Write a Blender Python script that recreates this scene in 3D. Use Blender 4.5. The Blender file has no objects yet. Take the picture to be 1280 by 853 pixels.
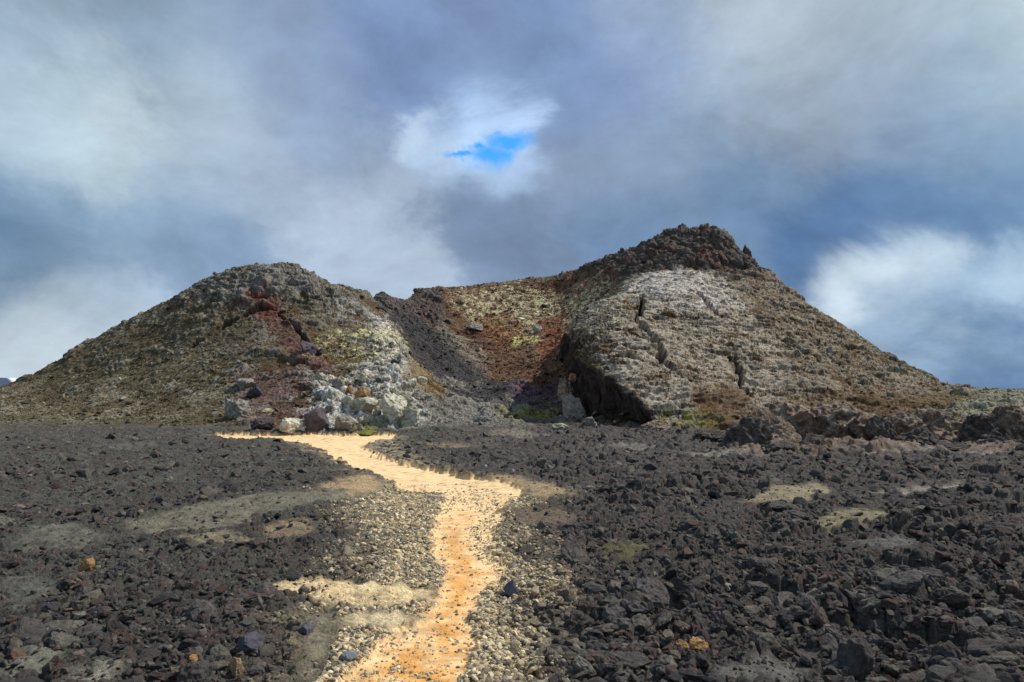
import bpy, math, numpy as np
from math import radians, sin, cos, tan, atan2, pi
C = bpy.context.scene
RNG = np.random.default_rng(11)

# ------------------------------------------------------------------ camera model (used for survey points read off the photo)
F = 853.0; EYE = 1.8; PITCH = math.atan(63.5 / 853)
def ray(u, v):
    dx = (u - 640) / F; dy = (426.5 - v) / F
    d = np.array([dx, cos(PITCH) - dy * sin(PITCH), sin(PITCH) + dy * cos(PITCH)])
    return d
def P(u, v, Y):                      # surveyed point: pixel and its distance -> world
    d = ray(u, v); d = d * (Y / d[1])
    return (d[0], Y, EYE + d[2])

def lin(c):                          # sRGB 0-255 -> linear
    c = np.array(c, float) / 255
    return np.where(c <= .04045, c / 12.92, ((c + .055) / 1.055) ** 2.4).astype(np.float32)

# ------------------------------------------------------------------ noise
def hash3(ix, iy, iz, seed):
    h = (ix.astype(np.uint32) * np.uint32(374761393) + iy.astype(np.uint32) * np.uint32(668265263)
         + iz.astype(np.uint32) * np.uint32(2147483647) + np.uint32(seed * 1274126177 & 0xffffffff))
    h = (h ^ (h >> np.uint32(13))) * np.uint32(1274126177)
    h = (h ^ (h >> np.uint32(15))) * np.uint32(2246822519)
    return h ^ (h >> np.uint32(16))
_G = np.random.default_rng(5).normal(size=(256, 3)).astype(np.float32)
_G /= np.linalg.norm(_G, axis=1)[:, None]
def perlin(x, y, z, seed=0):
    ix = np.floor(x).astype(np.int32); iy = np.floor(y).astype(np.int32); iz = np.floor(z).astype(np.int32)
    fx = (x - ix).astype(np.float32); fy = (y - iy).astype(np.float32); fz = (z - iz).astype(np.float32)
    ux = fx * fx * fx * (fx * (fx * 6 - 15) + 10); uy = fy * fy * fy * (fy * (fy * 6 - 15) + 10); uz = fz * fz * fz * (fz * (fz * 6 - 15) + 10)
    def g(a, b, c):
        k = hash3(ix + a, iy + b, iz + c, seed) & np.uint32(255)
        G = _G[k]
        return G[:, 0] * (fx - a) + G[:, 1] * (fy - b) + G[:, 2] * (fz - c)
    x00 = g(0, 0, 0) * (1 - ux) + g(1, 0, 0) * ux; x10 = g(0, 1, 0) * (1 - ux) + g(1, 1, 0) * ux
    x01 = g(0, 0, 1) * (1 - ux) + g(1, 0, 1) * ux; x11 = g(0, 1, 1) * (1 - ux) + g(1, 1, 1) * ux
    return ((x00 * (1 - uy) + x10 * uy) * (1 - uz) + (x01 * (1 - uy) + x11 * uy) * uz) * 1.6
def fbm(x, y, z, s, octv, seed=0, gain=.5, ridged=False):
    out = np.zeros(len(x), np.float32); a = 1.0; f = 1.0 / s; t = 0
    for k in range(octv):
        n = perlin(x * f, y * f, z * f, seed + k * 17)
        if ridged: n = 1 - 2 * np.abs(n)
        out += a * n; t += a; a *= gain; f *= 2.03
    return out / t
def h01(h, sh): return ((h >> np.uint32(sh)) & np.uint32(1023)).astype(np.float32) / 1023
def chunks(x, y, s, seed, tilt=.55, hj=.5):
    """angular clinker: every cell is a tilted, raised facet with crevices between; returns height (in cells), edge, random"""
    px = x / s; py = y / s
    ix = np.floor(px).astype(np.int32); iy = np.floor(py).astype(np.int32)
    d1 = np.full(len(x), 9, np.float32); d2 = d1.copy(); H = np.zeros(len(x), np.float32); R = H.copy()
    zz = np.zeros_like(ix)
    for a in (-1, 0, 1):
        for b in (-1, 0, 1):
            h = hash3(ix + a, iy + b, zz, seed)
            cx = ix + a + .1 + .8 * h01(h, 0); cy = iy + b + .1 + .8 * h01(h, 10)
            dx = (px - cx).astype(np.float32); dy = (py - cy).astype(np.float32)
            h2 = hash3(ix + a, iy + b, zz, seed + 77)
            an = h01(h2, 0) * 6.283; e = .55 + .45 * h01(h2, 20)
            ca = np.cos(an); sa = np.sin(an)
            rx = dx * ca + dy * sa; ry = (-dx * sa + dy * ca) / e
            d = np.sqrt(rx * rx + ry * ry)
            r = h01(h2, 10)
            hh = (r - .3) * hj * 2 + tilt * (h01(h, 20) - .4) * rx * 1.6 - .35 * d * d
            m = d < d1
            d2 = np.where(m, d1, np.minimum(d2, d)); H = np.where(m, hh, H); R = np.where(m, r, R); d1 = np.where(m, d, d1)
    edge = np.clip((d2 - d1) / .16, 0, 1)
    return H * (.25 + .75 * edge) - (1 - edge) * .35, edge, R
def sst(a, b, x):
    t = np.clip((x - a) / (b - a), 0, 1); return t * t * (3 - 2 * t)

# ------------------------------------------------------------------ landform: thin plate surface through surveyed points
pts = []
for x in np.arange(-60, 61, 12.0):
    for y in (6, 14, 22): pts.append((x, y, 0))
for u, y in ((-200, 31.6), (0, 31.0), (150, 30.2), (300, 29.8), (400, 30.1), (500, 30.8), (600, 30.8), (700, 31.2), (780, 31.5), (830, 31), (950, 30), (1100, 29), (1280, 28.5), (1500, 28)):
    pts.append(((u - 640) / F * y, y, 0.0)); pts.append(((u - 640) / F * (y - 3.5), y - 3.5, 0.0))
rim = [(-180, 520, 50), (-80, 505, 50), (0, 493, 50), (80, 449, 50), (130, 417, 50), (190, 384, 50), (240, 360, 50), (270, 345, 50.5), (300, 337, 51), (335, 333, 51), (370, 332, 51), (400, 348, 51.5), (440, 361, 54.5), (480, 367, 61),
       (520, 364, 68), (560, 362, 71), (600, 355, 72), (660, 350, 72), (710, 341, 71), (745, 327, 69), (780, 317, 67), (820, 303, 65), (850, 286, 62.5), (880, 284, 62),
       (905, 291, 62), (930, 315, 61), (965, 343, 60), (1000, 373, 58), (1030, 399, 56), (1080, 427, 53), (1130, 456, 50), (1180, 484, 47), (1205, 491, 44), (1230, 487, 42), (1280, 492, 41), (1400, 505, 40)]
for r in rim:
    x, y, z = P(*r); pts.append((x, y, z))
    k = (y + 4) / y; pts.append((x * k, y + 4, z - 1.3 - .05 * z)); k = (y + 11) / y; pts.append((x * k, y + 11, max(z - 5.5, .0)))
    k = (y + 24) / y; pts.append((x * k, y + 24, max(z - 12, 0)))
for u, v, Y in ((100, 500, 40.5), (200, 495, 39), (200, 440, 44.5), (100, 468, 45), (300, 500, 37), (300, 440, 42), (300, 385, 46.5), (370, 440, 42), (370, 385, 47), (370, 500, 36),
                (440, 500, 35.5), (440, 450, 40.5), (440, 400, 47.5), (490, 520, 34), (500, 470, 38.5), (500, 430, 46), (480, 400, 51), (528, 528, 33.5), (530, 490, 38.5), (520, 450, 43.5),
                (560, 480, 46), (600, 500, 42), (570, 520, 36.5), (620, 525, 35), (540, 430, 53), (505, 395, 60), (640, 472, 51), (680, 500, 41), (690, 522, 36),
                (560, 400, 63), (640, 400, 63), (640, 440, 56.5), (700, 395, 62), (690, 440, 54), (570, 445, 53.5), (600, 375, 67.5), (700, 365, 67), (750, 345, 64),
                (850, 336, 56), (790, 352, 54), (765, 375, 50.5), (735, 385, 48), (725, 405, 44.5), (715, 437, 41), (765, 478, 36), (805, 508, 33.3), (870, 450, 39.5), (870, 390, 46), (950, 450, 41), (950, 400, 47),
                (1000, 450, 43), (1000, 500, 36.5), (1060, 480, 41), (1060, 450, 46), (1110, 490, 40.5), (1120, 515, 34), (910, 340, 57.5), (870, 310, 59.5), (900, 500, 34.2), (820, 400, 44.5), (1220, 515, 35), (1160, 500, 39), (1280, 515, 34)):
    pts.append(P(u, v, Y))
for x in np.arange(-90, 91, 30.0): pts.append((x, 105.0, 0)); 
for s in (-1, 1):
    for y in (45, 60, 80): pts.append((s * 85.0, y, 0))
pts = np.array(pts)
def tps(r2): return .5 * r2 * np.log(r2 + 1e-9)
n = len(pts)
A = np.zeros((n + 3, n + 3)); XY = pts[:, :2] / 10
A[:n, :n] = tps(((XY[:, None] - XY[None]) ** 2).sum(2)) + np.eye(n) * .004
A[:n, n:] = np.c_[np.ones(n), XY]; A[n:, :n] = A[:n, n:].T
W = np.linalg.solve(A, np.r_[pts[:, 2], 0, 0, 0])
WALL = [P(742, 372, 50.5), P(722, 388, 46.5), P(704, 436, 41.2), P(728, 456, 38.6), P(765, 484, 35.7), P(800, 511, 33.2), P(833, 536, 30.6)]
WALL = np.array(WALL)[:, :2]
def seg_dist(x, y, line):
    """distance to an open polyline, running parameter, signed side (+ = right of the direction of travel)"""
    best = np.full(x.shape, 1e9); t_all = np.zeros(x.shape); side = np.zeros(x.shape)
    for i in range(len(line) - 1):
        a = line[i]; b = line[i + 1]; e = b - a; L2 = e @ e
        t = np.clip(((x - a[0]) * e[0] + (y - a[1]) * e[1]) / L2, 0, 1)
        qx = x - a[0] - t * e[0]; qy = y - a[1] - t * e[1]; d = np.hypot(qx, qy)
        m = d < best
        best = np.where(m, d, best); t_all = np.where(m, i + t, t_all); side = np.where(m, np.sign(qx * e[1] - qy * e[0]), side)
    return best, t_all / (len(line) - 1), side
def smax0(z, k=.13): return np.where(z > 3, z, k * np.logaddexp(0, z / k))
def land(x, y):
    """smooth landform without rubble"""
    x = np.asarray(x, float); y = np.asarray(y, float); sh = x.shape; x = x.ravel(); y = y.ravel()
    out = np.zeros(len(x))
    near = np.where((y > 26) & (y < 112) & (np.abs(x) < 95))[0]
    for k in range(0, len(near), 60000):
        q = near[k:k + 60000]; X = x[q] / 10; Y = y[q] / 10
        r2 = (X[:, None] - XY[None, :, 0]) ** 2 + (Y[:, None] - XY[None, :, 1]) ** 2
        z = tps(r2) @ W[:n] + W[n] + W[n + 1] * X + W[n + 2] * Y
        f = sst(26, 30, y[q]) * (1 - sst(100, 110, y[q])) * (1 - sst(78, 92, np.abs(x[q])))
        z = (smax0(z - .06) - .03) * f
        d, t, s = seg_dist(x[q], y[q], WALL)
        # recess west of the broken edge of the slab
        wig = .35 * np.sin(x[q] * 2.1 + y[q] * 1.3) * np.sin(y[q] * 3.1)
        sd = d * s + wig * .5
        dep = 2.2 * sst(0, .18, t) * (1 - .9 * sst(.62, 1, t))
        z -= np.minimum(dep * sst(-.3, .2, sd) * (1 - sst(1.6, 4.6, sd)), np.maximum(z * .86, 0))
        out[q] = z
    return out.reshape(sh)

def hit(u, v):                      # where a surveyed pixel meets the smooth landform
    d = ray(u, v)
    for _ in range(200):
        Y = np.concatenate([np.arange(3, 30, .1), np.arange(30, 90, .06)])
        X = d[0] / d[1] * Y; Zr = EYE + d[2] / d[1] * Y
        k = np.where(land(X, Y) >= Zr)[0]
        if len(k): return X[k[0]], Y[k[0]]
        v += 1.5; d = ray(u, v)
    return None
def wpoly(px): return np.array([hit(u, v) for u, v in px])
def pmask(x, y, poly, soft, warp=0.0, wx=None, wy=None):
    """1 inside a world polygon, with a soft, warped edge"""
    lo = poly.min(0) - soft - warp * 2; hi = poly.max(0) + soft + warp * 2
    q = np.where((x > lo[0]) & (x < hi[0]) & (y > lo[1]) & (y < hi[1]))[0]
    out = np.zeros(len(x), np.float32)
    if not len(q): return out
    X = x[q] + (wx[q] * warp if warp else 0); Y = y[q] + (wy[q] * warp if warp else 0)
    ins = np.zeros(len(q), bool); dm = np.full(len(q), 1e9)
    for i in range(len(poly)):
        a = poly[i]; b = poly[(i + 1) % len(poly)]; e = b - a
        t = np.clip(((X - a[0]) * e[0] + (Y - a[1]) * e[1]) / max(e @ e, 1e-9), 0, 1)
        dm = np.minimum(dm, np.hypot(X - a[0] - t * e[0], Y - a[1] - t * e[1]))
        c = ((a[1] > Y) != (b[1] > Y)) & (X < (b[0] - a[0]) * (Y - a[1]) / (b[1] - a[1] + 1e-12) + a[0])
        ins ^= c
    sd = np.where(ins, dm, -dm)
    out[q] = sst(-soft, soft, sd)
    return out

# ------------------------------------------------------------------ polar grid round the viewpoint's ground, dense where there is something to see
th = np.concatenate([np.arange(-180, -48, 4.0), np.arange(-48, -42, .25), np.arange(-42, 42, .058), np.arange(42, 48, .25), np.arange(48, 180, 4.0)])
rr = [0.3, .6, .9, 1.2, 1.6, 2.0, 2.4]
r = 2.7
while r < 31: rr.append(r); r += max(.0026 * r, .011) if r > 3.9 else .03
while r < 74: rr.append(r); r += .056
while r < 84: rr.append(r); r += .3
while r < 5000: rr.append(r); r *= 1.05
rr = np.array(rr); NR, NT = len(rr), len(th)
T, R_ = np.meshgrid(np.radians(th), rr)
X = (R_ * np.sin(T)).ravel(); Y = (R_ * np.cos(T)).ravel()
N = len(X)
Z = land(X, Y)
RD = R_.ravel()
print('grid', NR, NT, N)

def seg(a): return np.where(a)[0]
wx = np.zeros(N, np.float32); wy = np.zeros(N, np.float32)
vis = seg((RD < 100) & (np.abs(T.ravel()) < .86) & (RD > 1.5))
zz0 = np.zeros(len(vis))
def vf(s, o, seed, **k): 
    out = np.zeros(N, np.float32); out[vis] = fbm(X[vis], Y[vis], zz0, s, o, seed, **k); return out
wx = vf(.9, 3, 300); wy = vf(.9, 3, 400)
wxs = vf(.22, 2, 310); wys = vf(.22, 2, 410)

# ------------------------------------------------------------------ path and flat lava skins in the foreground
path_px = [(236, 541), (300, 540), (400, 539), (500, 540), (492, 546), (452, 553), (478, 562), (502, 573), (540, 584), (598, 596), (632, 605), (652, 616), (640, 626), (632, 636), (630, 650), (622, 668), (618, 690),
           (630, 704), (632, 716), (612, 738), (598, 755), (588, 775), (592, 797), (584, 820), (568, 838), (555, 865), (405, 865), (432, 838), (448, 820), (488, 792), (522, 776), (540, 752), (548, 730), (556, 712), (540, 694),
           (536, 676), (538, 658), (546, 640), (560, 626), (545, 615), (505, 614), (492, 606), (478, 600), (455, 590), (424, 575), (400, 562), (380, 553), (340, 547), (260, 544)]
PATH = wpoly(path_px)
GRAVEL = wpoly([(540, 612), (700, 620), (660, 632), (636, 650), (640, 690), (668, 712), (650, 760), (662, 810), (650, 865), (385, 865), (420, 820), (405, 770), (470, 740), (462, 700), (470, 660), (440, 630), (400, 618), (470, 606)])
ORANGE = wpoly([(575, 630), (600, 640), (580, 660), (590, 690), (604, 715), (590, 745), (572, 775), (588, 800), (570, 865), (440, 865), (475, 815), (530, 770), (552, 735), (556, 700), (548, 650)])
FAR = wpoly([(330, 543), (505, 543), (505, 556), (560, 590), (700, 618), (560, 618), (460, 606), (420, 580), (380, 560)])
SKINS = [  # (px polygon, rise, colour, roughness)
    ([(320, 731), (400, 722), (480, 728), (545, 740), (540, 756), (470, 762), (390, 750), (330, 742)], .05, (228, 200, 152)),
    ([(428, 776), (450, 764), (505, 766), (523, 778), (500, 788), (440, 787)], .05, (236, 212, 168)),
    ([(395, 612), (430, 603), (465, 600), (487, 610), (460, 622), (410, 630)], .16, (164, 140, 104)),
    ([(590, 604), (620, 597), (655, 599), (700, 612), (725, 624), (680, 626), (630, 616)], .16, (150, 128, 98)),
    ([(640, 640), (700, 636), (730, 650), (700, 668), (650, 660)], .05, (110, 95, 78)),
    ([(735, 690), (790, 680), (825, 692), (780, 706)], .03, (90, 86, 56)),
    ([(922, 635), (955, 620), (1020, 613), (1048, 622), (1010, 634), (960, 642)], .2, (142, 130, 102)),
    ([(1010, 658), (1060, 640), (1110, 645), (1130, 655), (1080, 668), (1030, 672)], .12, (128, 120, 92)),
    ([(1080, 622), (1150, 610), (1230, 603), (1200, 614), (1120, 625)], .12, (136, 130, 116)),
    ([(1070, 680), (1130, 674), (1150, 688), (1100, 692)], .08, (100, 98, 92)),
    ([(1030, 565), (1080, 556), (1130, 556), (1180, 562), (1270, 570), (1270, 577), (1160, 572), (1060, 574)], .18, (128, 124, 116)),
    ([(850, 572), (930, 566), (975, 563), (1010, 574), (940, 577), (870, 576)], .16, (122, 117, 108)),
    ([(140, 660), (220, 640), (330, 622), (440, 618), (430, 628), (330, 645), (300, 665), (200, 672), (150, 672)], .14, (112, 106, 90)),
    ([(210, 676), (290, 668), (330, 680), (260, 690)], .12, (124, 114, 92)),
    ([(320, 668), (360, 655), (400, 660), (380, 680), (330, 680)], .14, (132, 116, 90)),
    ([(20, 655), (100, 654), (140, 670), (90, 690), (30, 690)], .08, (98, 96, 84)),
    ([(0, 725), (60, 720), (80, 745), (40, 770), (0, 775)], .08, (96, 95, 86)),
    ([(120, 560), (200, 552), (215, 562), (150, 568)], .05, (84, 82, 76)),
    ([(170, 585), (215, 582), (210, 590), (178, 592)], .05, (82, 80, 76)),
    ([(0, 822), (40, 812), (78, 826), (60, 850), (30, 866), (0, 866)], .09, (122, 122, 106)),
    ([(84, 845), (110, 828), (150, 832), (146, 866), (70, 866)], .09, (130, 126, 112)),
    ([(890, 835), (960, 820), (1020, 838), (1030, 866), (880, 866)], .09, (104, 100, 94)),
    ([(385, 768), (430, 752), (430, 800), (400, 850), (370, 850)], .04, (128, 120, 100)),
    ([(600, 540), (650, 536), (700, 545), (640, 550)], .06, (120, 110, 96)),
    ([(520, 556), (570, 552), (630, 556), (560, 562)], .04, (125, 108, 85)),
    ([(700, 560), (780, 552), (850, 560), (800, 566), (720, 566)], .08, (112, 106, 98)),
]
pfar = sst(9, 20, Y)
pm = pmask(X, Y, PATH, .07, 1.0, (wx * .16 + wxs * .12) * (1 + 2.2 * pfar), (wy * .16 + wys * .1) * (1 + 3.5 * pfar))
pstr = np.zeros(N, np.float32); pstr[vis] = fbm(X[vis] * .45, Y[vis] * 1.6, zz0, .32, 4, 501, ridged=True)
gm = pmask(X, Y, GRAVEL, .8, .6, wx + .4 * wxs, wy + .4 * wys)
om = pmask(X, Y, ORANGE, .22, .25, wx, wy)
fm = pmask(X, Y, FAR, .5, .3, wx, wy)
skin = np.zeros(N, np.float32); skin_rise = np.zeros(N, np.float32); skin_col = np.zeros((N, 3), np.float32); 
for px, rise, col in SKINS:
    po = wpoly(px); dist = po[:, 1].mean()
    m = pmask(X, Y, po, .05 + .012 * dist, .12 + .01 * dist, wx, wy)
    m2 = pmask(X, Y, po, .1 + .04 * dist, .1, wx, wy)
    skin_col = skin_col * (1 - m[:, None]) + lin(col) * m[:, None]
    skin = np.maximum(skin, m); skin_rise = np.maximum(skin_rise, m2 * rise)

# ------------------------------------------------------------------ ground height
hillm = sst(.05, .24, Z + .12 * wx + .05 * wxs).astype(np.float32) * (Y > 26)
outcrop = wpoly([(905, 572), (930, 552), (1000, 545), (1100, 540), (1200, 540), (1290, 540), (1400, 545), (1400, 590), (1290, 580), (1180, 566), (1100, 574), (1000, 578), (930, 576)])
g = seg((RD < 100) & (RD > 1.2) & (np.abs(T.ravel()) < .9))
gx, gy = X[g], Y[g]; z0 = np.zeros(len(g))
big = fbm(gx, gy, z0, 6.0, 3, 21); und = np.zeros(N, np.float32); und[g] = big
rub = np.zeros(N, np.float32); ca = np.zeros(N, np.float32); cb = ca.copy(); ea = ca.copy(); eb = ca.copy()
wxg = wxs[g] * .05; wyg = wys[g] * .05
d0, e0, r0 = chunks(gx + wxg * 3, gy + wyg * 3, .55, 1, tilt=.7); d1, e1, r1 = chunks(gx + wxg, gy + wyg, .21, 2, tilt=.8); d2, e2, r2 = chunks(gx + wxg * .5, gy + wyg * .5, .085, 3, tilt=.8)
d3, e3, r3 = chunks(gx, gy, .035, 4, tilt=.6)
rgh = sst(-.5, .5, fbm(gx, gy, z0, 2.2, 2, 51))                     # patches of coarse and fine clinker
side = sst(-.5, 2.0, gx)
hole = sst(.35, .75, fbm(gx, gy, z0, .9, 2, 57))
base_r = d0 * .14 * (.3 + .7 * rgh) * (.35 + 1.0 * side) + d1 * .09 * (.5 + .6 * rgh) * (.6 + .5 * side) * (1 - .35 * sst(8, 18, RD[g])) + d2 * .042 * (1 - .5 * sst(6, 14, RD[g])) + d3 * .014 - hole * .14 * side + fbm(gx, gy, z0, .05, 2, 58) * .012
far_r = fbm(gx, gy, z0, .5, 2, 61, ridged=True) * .12 * sst(8, 20, RD[g])
rub[g] = base_r + far_r
ca[g] = r1; cb[g] = r2; ea[g] = e1; eb[g] = e2
fine = np.zeros(N, np.float32); fine[g] = fbm(gx, gy, z0, .12, 3, 71)
skinb = skin * sst(-.35, .25, wxs * .8 + .5 * wx + .8 * (skin - .5) - .25 * pfar)
smooth_amt = np.clip(np.maximum(np.maximum(fm * .75, skinb * .85), np.maximum(pm * .985, gm * .62)), 0, 1)
Zg = und * .12 - .13 * sst(10, 25, Y) + skin_rise * .7 + rub * (1 - smooth_amt) - pm * .04 - .02 * gm
# long low swells of lava on the plain
swl = vf(3.0, 2, 91, ridged=True)
Zg += (np.maximum(swl, 0) - .15) * .14 * sst(9, 16, Y) * (1 - pm) * (1 - gm)
nf_ = 1 - .85 * sst(7, 16, Y)
Zg += skin * fine * .03 * nf_ + skin * np.maximum(vf(.3, 2, 95, ridged=True) - .2, 0) * -.05 * nf_ + pm * (fine * .014 + pstr * .008) * nf_
oc = pmask(X, Y, outcrop, .7, .5, wx, wy) * sst(17.5, 19.5, Y)
Zg += oc * .12; Zg[g] += (oc[g] * (d0 * .10 + big * .1 + fbm(gx, gy, z0, 1.1, 2, 59) * .16))
Zg = Zg * sst(1.2, 3, RD) * (1 - sst(200, 900, RD))
# distant hills on the horizon
az = T.ravel()
bump = np.where(RD > 900, sst(1500, 2600, RD) * (62 * np.exp(-((az + .78) / .22) ** 2) * (1 + .12 * np.sin(az * 40)) + 10 * np.exp(-((az - .75) / .2) ** 2) + 5), 0)

# ------------------------------------------------------------------ hill relief
h = seg((hillm > .01) & (RD < 100)); hx, hy, hz = X[h], Y[h], Z[h]
H1 = fbm(hx, hy, hz, 5.0, 2, 121)
H2 = fbm(hx, hy, hz, 1.7, 3, 131, ridged=True)
H3 = fbm(hx, hy, hz, .42, 3, 141, ridged=True)
HF = fbm(hx, hy, hz, .16, 2, 151)
hc, he, hr = chunks(hx + wx[h] * .3, hy + wy[h] * .3, 1.1, 9, tilt=.9)
hc2, he2, hr2 = chunks(hx + wxs[h] * .12, hy + wys[h] * .12, .42, 10, tilt=.8)
hwx = wx[h] + .0; hwy = wy[h] + .0
def hm(px, soft=.6, warp=1.0):
    return pmask(hx, hy, wpoly(px), soft, warp, hwx, hwy)
M = {}
M['slab'] = hm([(845, 338), (905, 350), (945, 400), (985, 440), (960, 520), (835, 536), (768, 486), (704, 438), (724, 388), (770, 366)], .6, .8)
M['slabtop'] = hm([(850, 336), (900, 352), (930, 385), (880, 395), (800, 380), (785, 360)], .8, 1.2)
M['peak'] = hm([(700, 345), (745, 318), (800, 300), (850, 270), (900, 275), (945, 310), (975, 345), (905, 350), (850, 334), (790, 348), (730, 372)], .8, 1.0)
M['crest'] = hm([(225, 365), (265, 340), (370, 322), (440, 358), (485, 385), (420, 392), (340, 372), (270, 385)], 1.2, 1.5)
M['red1'] = hm([(295, 380), (335, 362), (352, 372), (350, 398), (318, 402)], .6, 1.0)
M['red2'] = hm([(330, 392), (362, 398), (412, 452), (440, 485), (400, 478), (352, 432)], .5, .9)
M['mauve'] = hm([(300, 470), (350, 462), (410, 480), (455, 520), (420, 538), (330, 534), (300, 505)], 1.0, 1.2)
M['yel1'] = hm([(388, 428), (440, 412), (505, 420), (490, 458), (430, 462), (395, 450)], .9, 1.2)
M['white1'] = hm([(455, 392), (490, 405), (505, 440), (520, 480), (538, 534), (470, 545), (395, 540), (380, 505), (385, 470), (440, 470), (470, 440)], .9, 1.2)
M['white2'] = hm([(405, 385), (450, 378), (470, 400), (430, 405)], .6, .8)
M['ochre'] = hm([(500, 445), (530, 460), (560, 490), (545, 505), (505, 485)], .5, .8)
M['black'] = hm([(470, 380), (500, 386), (540, 408), (590, 445), (650, 490), (610, 505), (560, 488), (520, 455), (495, 415)], .9, 2.2)
M['lflank'] = hm([(-100, 480), (0, 470), (190, 375), (290, 400), (300, 470), (290, 545), (-100, 545)], 1.5, 1.5)
M['vein'] = hm([(500, 450), (520, 452), (560, 470), (600, 478), (590, 488), (545, 480), (515, 468)], .5, 1.3)
M['ledge'] = hm([(555, 405), (600, 430), (620, 455), (590, 460), (560, 430)], .6, 1.4)
M['saddle'] = hm([(470, 360), (545, 358), (560, 400), (540, 410), (500, 388), (470, 380)], .7, .9)
M['back'] = hm([(548, 350), (600, 340), (720, 330), (775, 345), (770, 372), (722, 388), (712, 440), (690, 490), (650, 490), (590, 440), (558, 402)], .7, .9)
M['backw'] = hm([(565, 362), (640, 352), (760, 345), (765, 372), (722, 390), (712, 425), (660, 425), (600, 405), (570, 385)], 1.3, 1.6)
M['rust'] = hm([(672, 398), (706, 392), (708, 425), (690, 442), (668, 432)], .6, .9)
M['rust2'] = hm([(610, 395), (640, 390), (660, 430), (620, 430), (600, 410)], .6, .9)
M['yel2'] = hm([(636, 421), (674, 417), (678, 427), (640, 433)], .4, .7)
M['floor'] = hm([(475, 512), (540, 490), (590, 470), (650, 485), (700, 495), (720, 545), (470, 545)], .8, .9)
M['purple'] = hm([(630, 480), (690, 475), (695, 505), (645, 505)], .6, .8)
M['moss1'] = hm([(625, 512), (675, 503), (705, 512), (690, 528), (640, 532)], .5, .8)
M['moss2'] = hm([(745, 512), (775, 512), (812, 538), (775, 540)], .5, .7)
M['moss3'] = hm([(825, 520), (880, 510), (900, 536), (835, 540)], .6, .9)
M['moss4'] = hm([(430, 532), (480, 532), (482, 542), (430, 542)], .4, .5)
M['soil'] = hm([(862, 500), (900, 480), (945, 500), (930, 540), (870, 536)], .6, .9)
M['soil2'] = hm([(1000, 505), (1080, 500), (1180, 492), (1215, 500), (1160, 520), (1060, 528)], .9, 1.2)
M['mound'] = hm([(1185, 492), (1230, 480), (1330, 480), (1330, 530), (1170, 520)], .8, .9)
M['right'] = hm([(905, 345), (960, 335), (1200, 480), (1200, 500), (1000, 530), (940, 520), (985, 440), (940, 395)], 1.0, 1.2)
# cliff recess and rock rawness
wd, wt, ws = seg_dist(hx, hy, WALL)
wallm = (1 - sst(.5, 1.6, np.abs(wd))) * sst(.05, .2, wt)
rockm = np.clip(np.maximum.reduce([M['slab'] * .9, M['peak'], M['crest'] * .8, M['white1'] * .75, M['saddle'] * .7, wallm, M['floor'] * .5, M['right'] * .45, M['mound'] * .6]) + .25, 0, 1)
rockm *= 1 - .8 * M['black'] * (1 - .5 * sst(.1, .5, H1)) - .8 * np.clip(M['soil'] + M['soil2'], 0, 1) * .9
rockm *= 1 - .65 * M['back'] - .5 * M['mauve']
rockm = np.clip(rockm, .12, 1)
slabm = M['slab']
strat = fbm(hx * .3, hy * 1.0, hz * 2.2, .9, 3, 171, ridged=True); cl_m = sst(-.2, .35, fbm(hx, hy, hz, 1.3, 3, 175)); cl_m = np.clip(np.maximum(cl_m, M['peak'] * .8), 0, 1); strat2 = fbm(hx * .3, hy * 1.0, hz * 2.2, .3, 2, 173, ridged=True)
hc3, he3, hr3 = chunks(hx, hy, .15, 12, tilt=1.0)
dz = H1 * .55 * (.4 + rockm * .4) * (1 - .6 * slabm) + (H2 * .16 * rockm + H3 * .10 * (.3 + rockm)) * (1 - .75 * slabm) * (1 - .4 * M['lflank']) + cl_m * (1 - .9 * slabm) * (1 - .4 * M['right']) * (hc * .24 * rockm + hc2 * .14 * (.25 + .75 * rockm)) + HF * .05 * (1 - .5 * slabm) + H3 * .05 * cl_m * (1 - slabm) - .10
cl2 = sst(.12, .3, fbm(hx * .8, hy, hz * 1.3, 2.3, 3, 177)); led = np.clip(slabm + .6 * M['right'] + .6 * M['crest'] + .3, 0, 1)
led *= 1 - .45 * M['lflank']
dz += led * (strat * .34 + strat2 * .09) + cl2 * .26 * (1 - M['black']) * (1 - .8 * slabm) * (1 - .65 * M['lflank']) * (1 - .6 * M['back']) + M['peak'] * (H2 * .12 + hc * .35)
# open cracks in the slab and the left flank
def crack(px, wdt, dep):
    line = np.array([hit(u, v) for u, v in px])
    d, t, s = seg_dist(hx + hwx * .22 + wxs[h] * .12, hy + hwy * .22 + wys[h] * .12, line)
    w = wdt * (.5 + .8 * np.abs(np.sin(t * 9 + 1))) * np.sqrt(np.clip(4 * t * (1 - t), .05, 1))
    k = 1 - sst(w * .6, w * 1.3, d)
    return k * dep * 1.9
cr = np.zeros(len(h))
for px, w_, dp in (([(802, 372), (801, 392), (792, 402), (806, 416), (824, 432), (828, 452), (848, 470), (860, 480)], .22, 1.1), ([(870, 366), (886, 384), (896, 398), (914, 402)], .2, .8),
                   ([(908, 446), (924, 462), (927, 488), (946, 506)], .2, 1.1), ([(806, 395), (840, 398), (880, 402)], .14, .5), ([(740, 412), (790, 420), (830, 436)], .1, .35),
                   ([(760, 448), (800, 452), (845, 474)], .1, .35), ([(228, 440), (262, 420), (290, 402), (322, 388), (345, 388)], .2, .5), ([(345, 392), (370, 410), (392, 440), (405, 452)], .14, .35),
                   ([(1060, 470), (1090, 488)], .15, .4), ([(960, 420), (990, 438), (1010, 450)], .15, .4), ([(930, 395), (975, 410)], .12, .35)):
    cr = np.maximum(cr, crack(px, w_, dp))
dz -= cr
fadeh = hillm[h]
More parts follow.
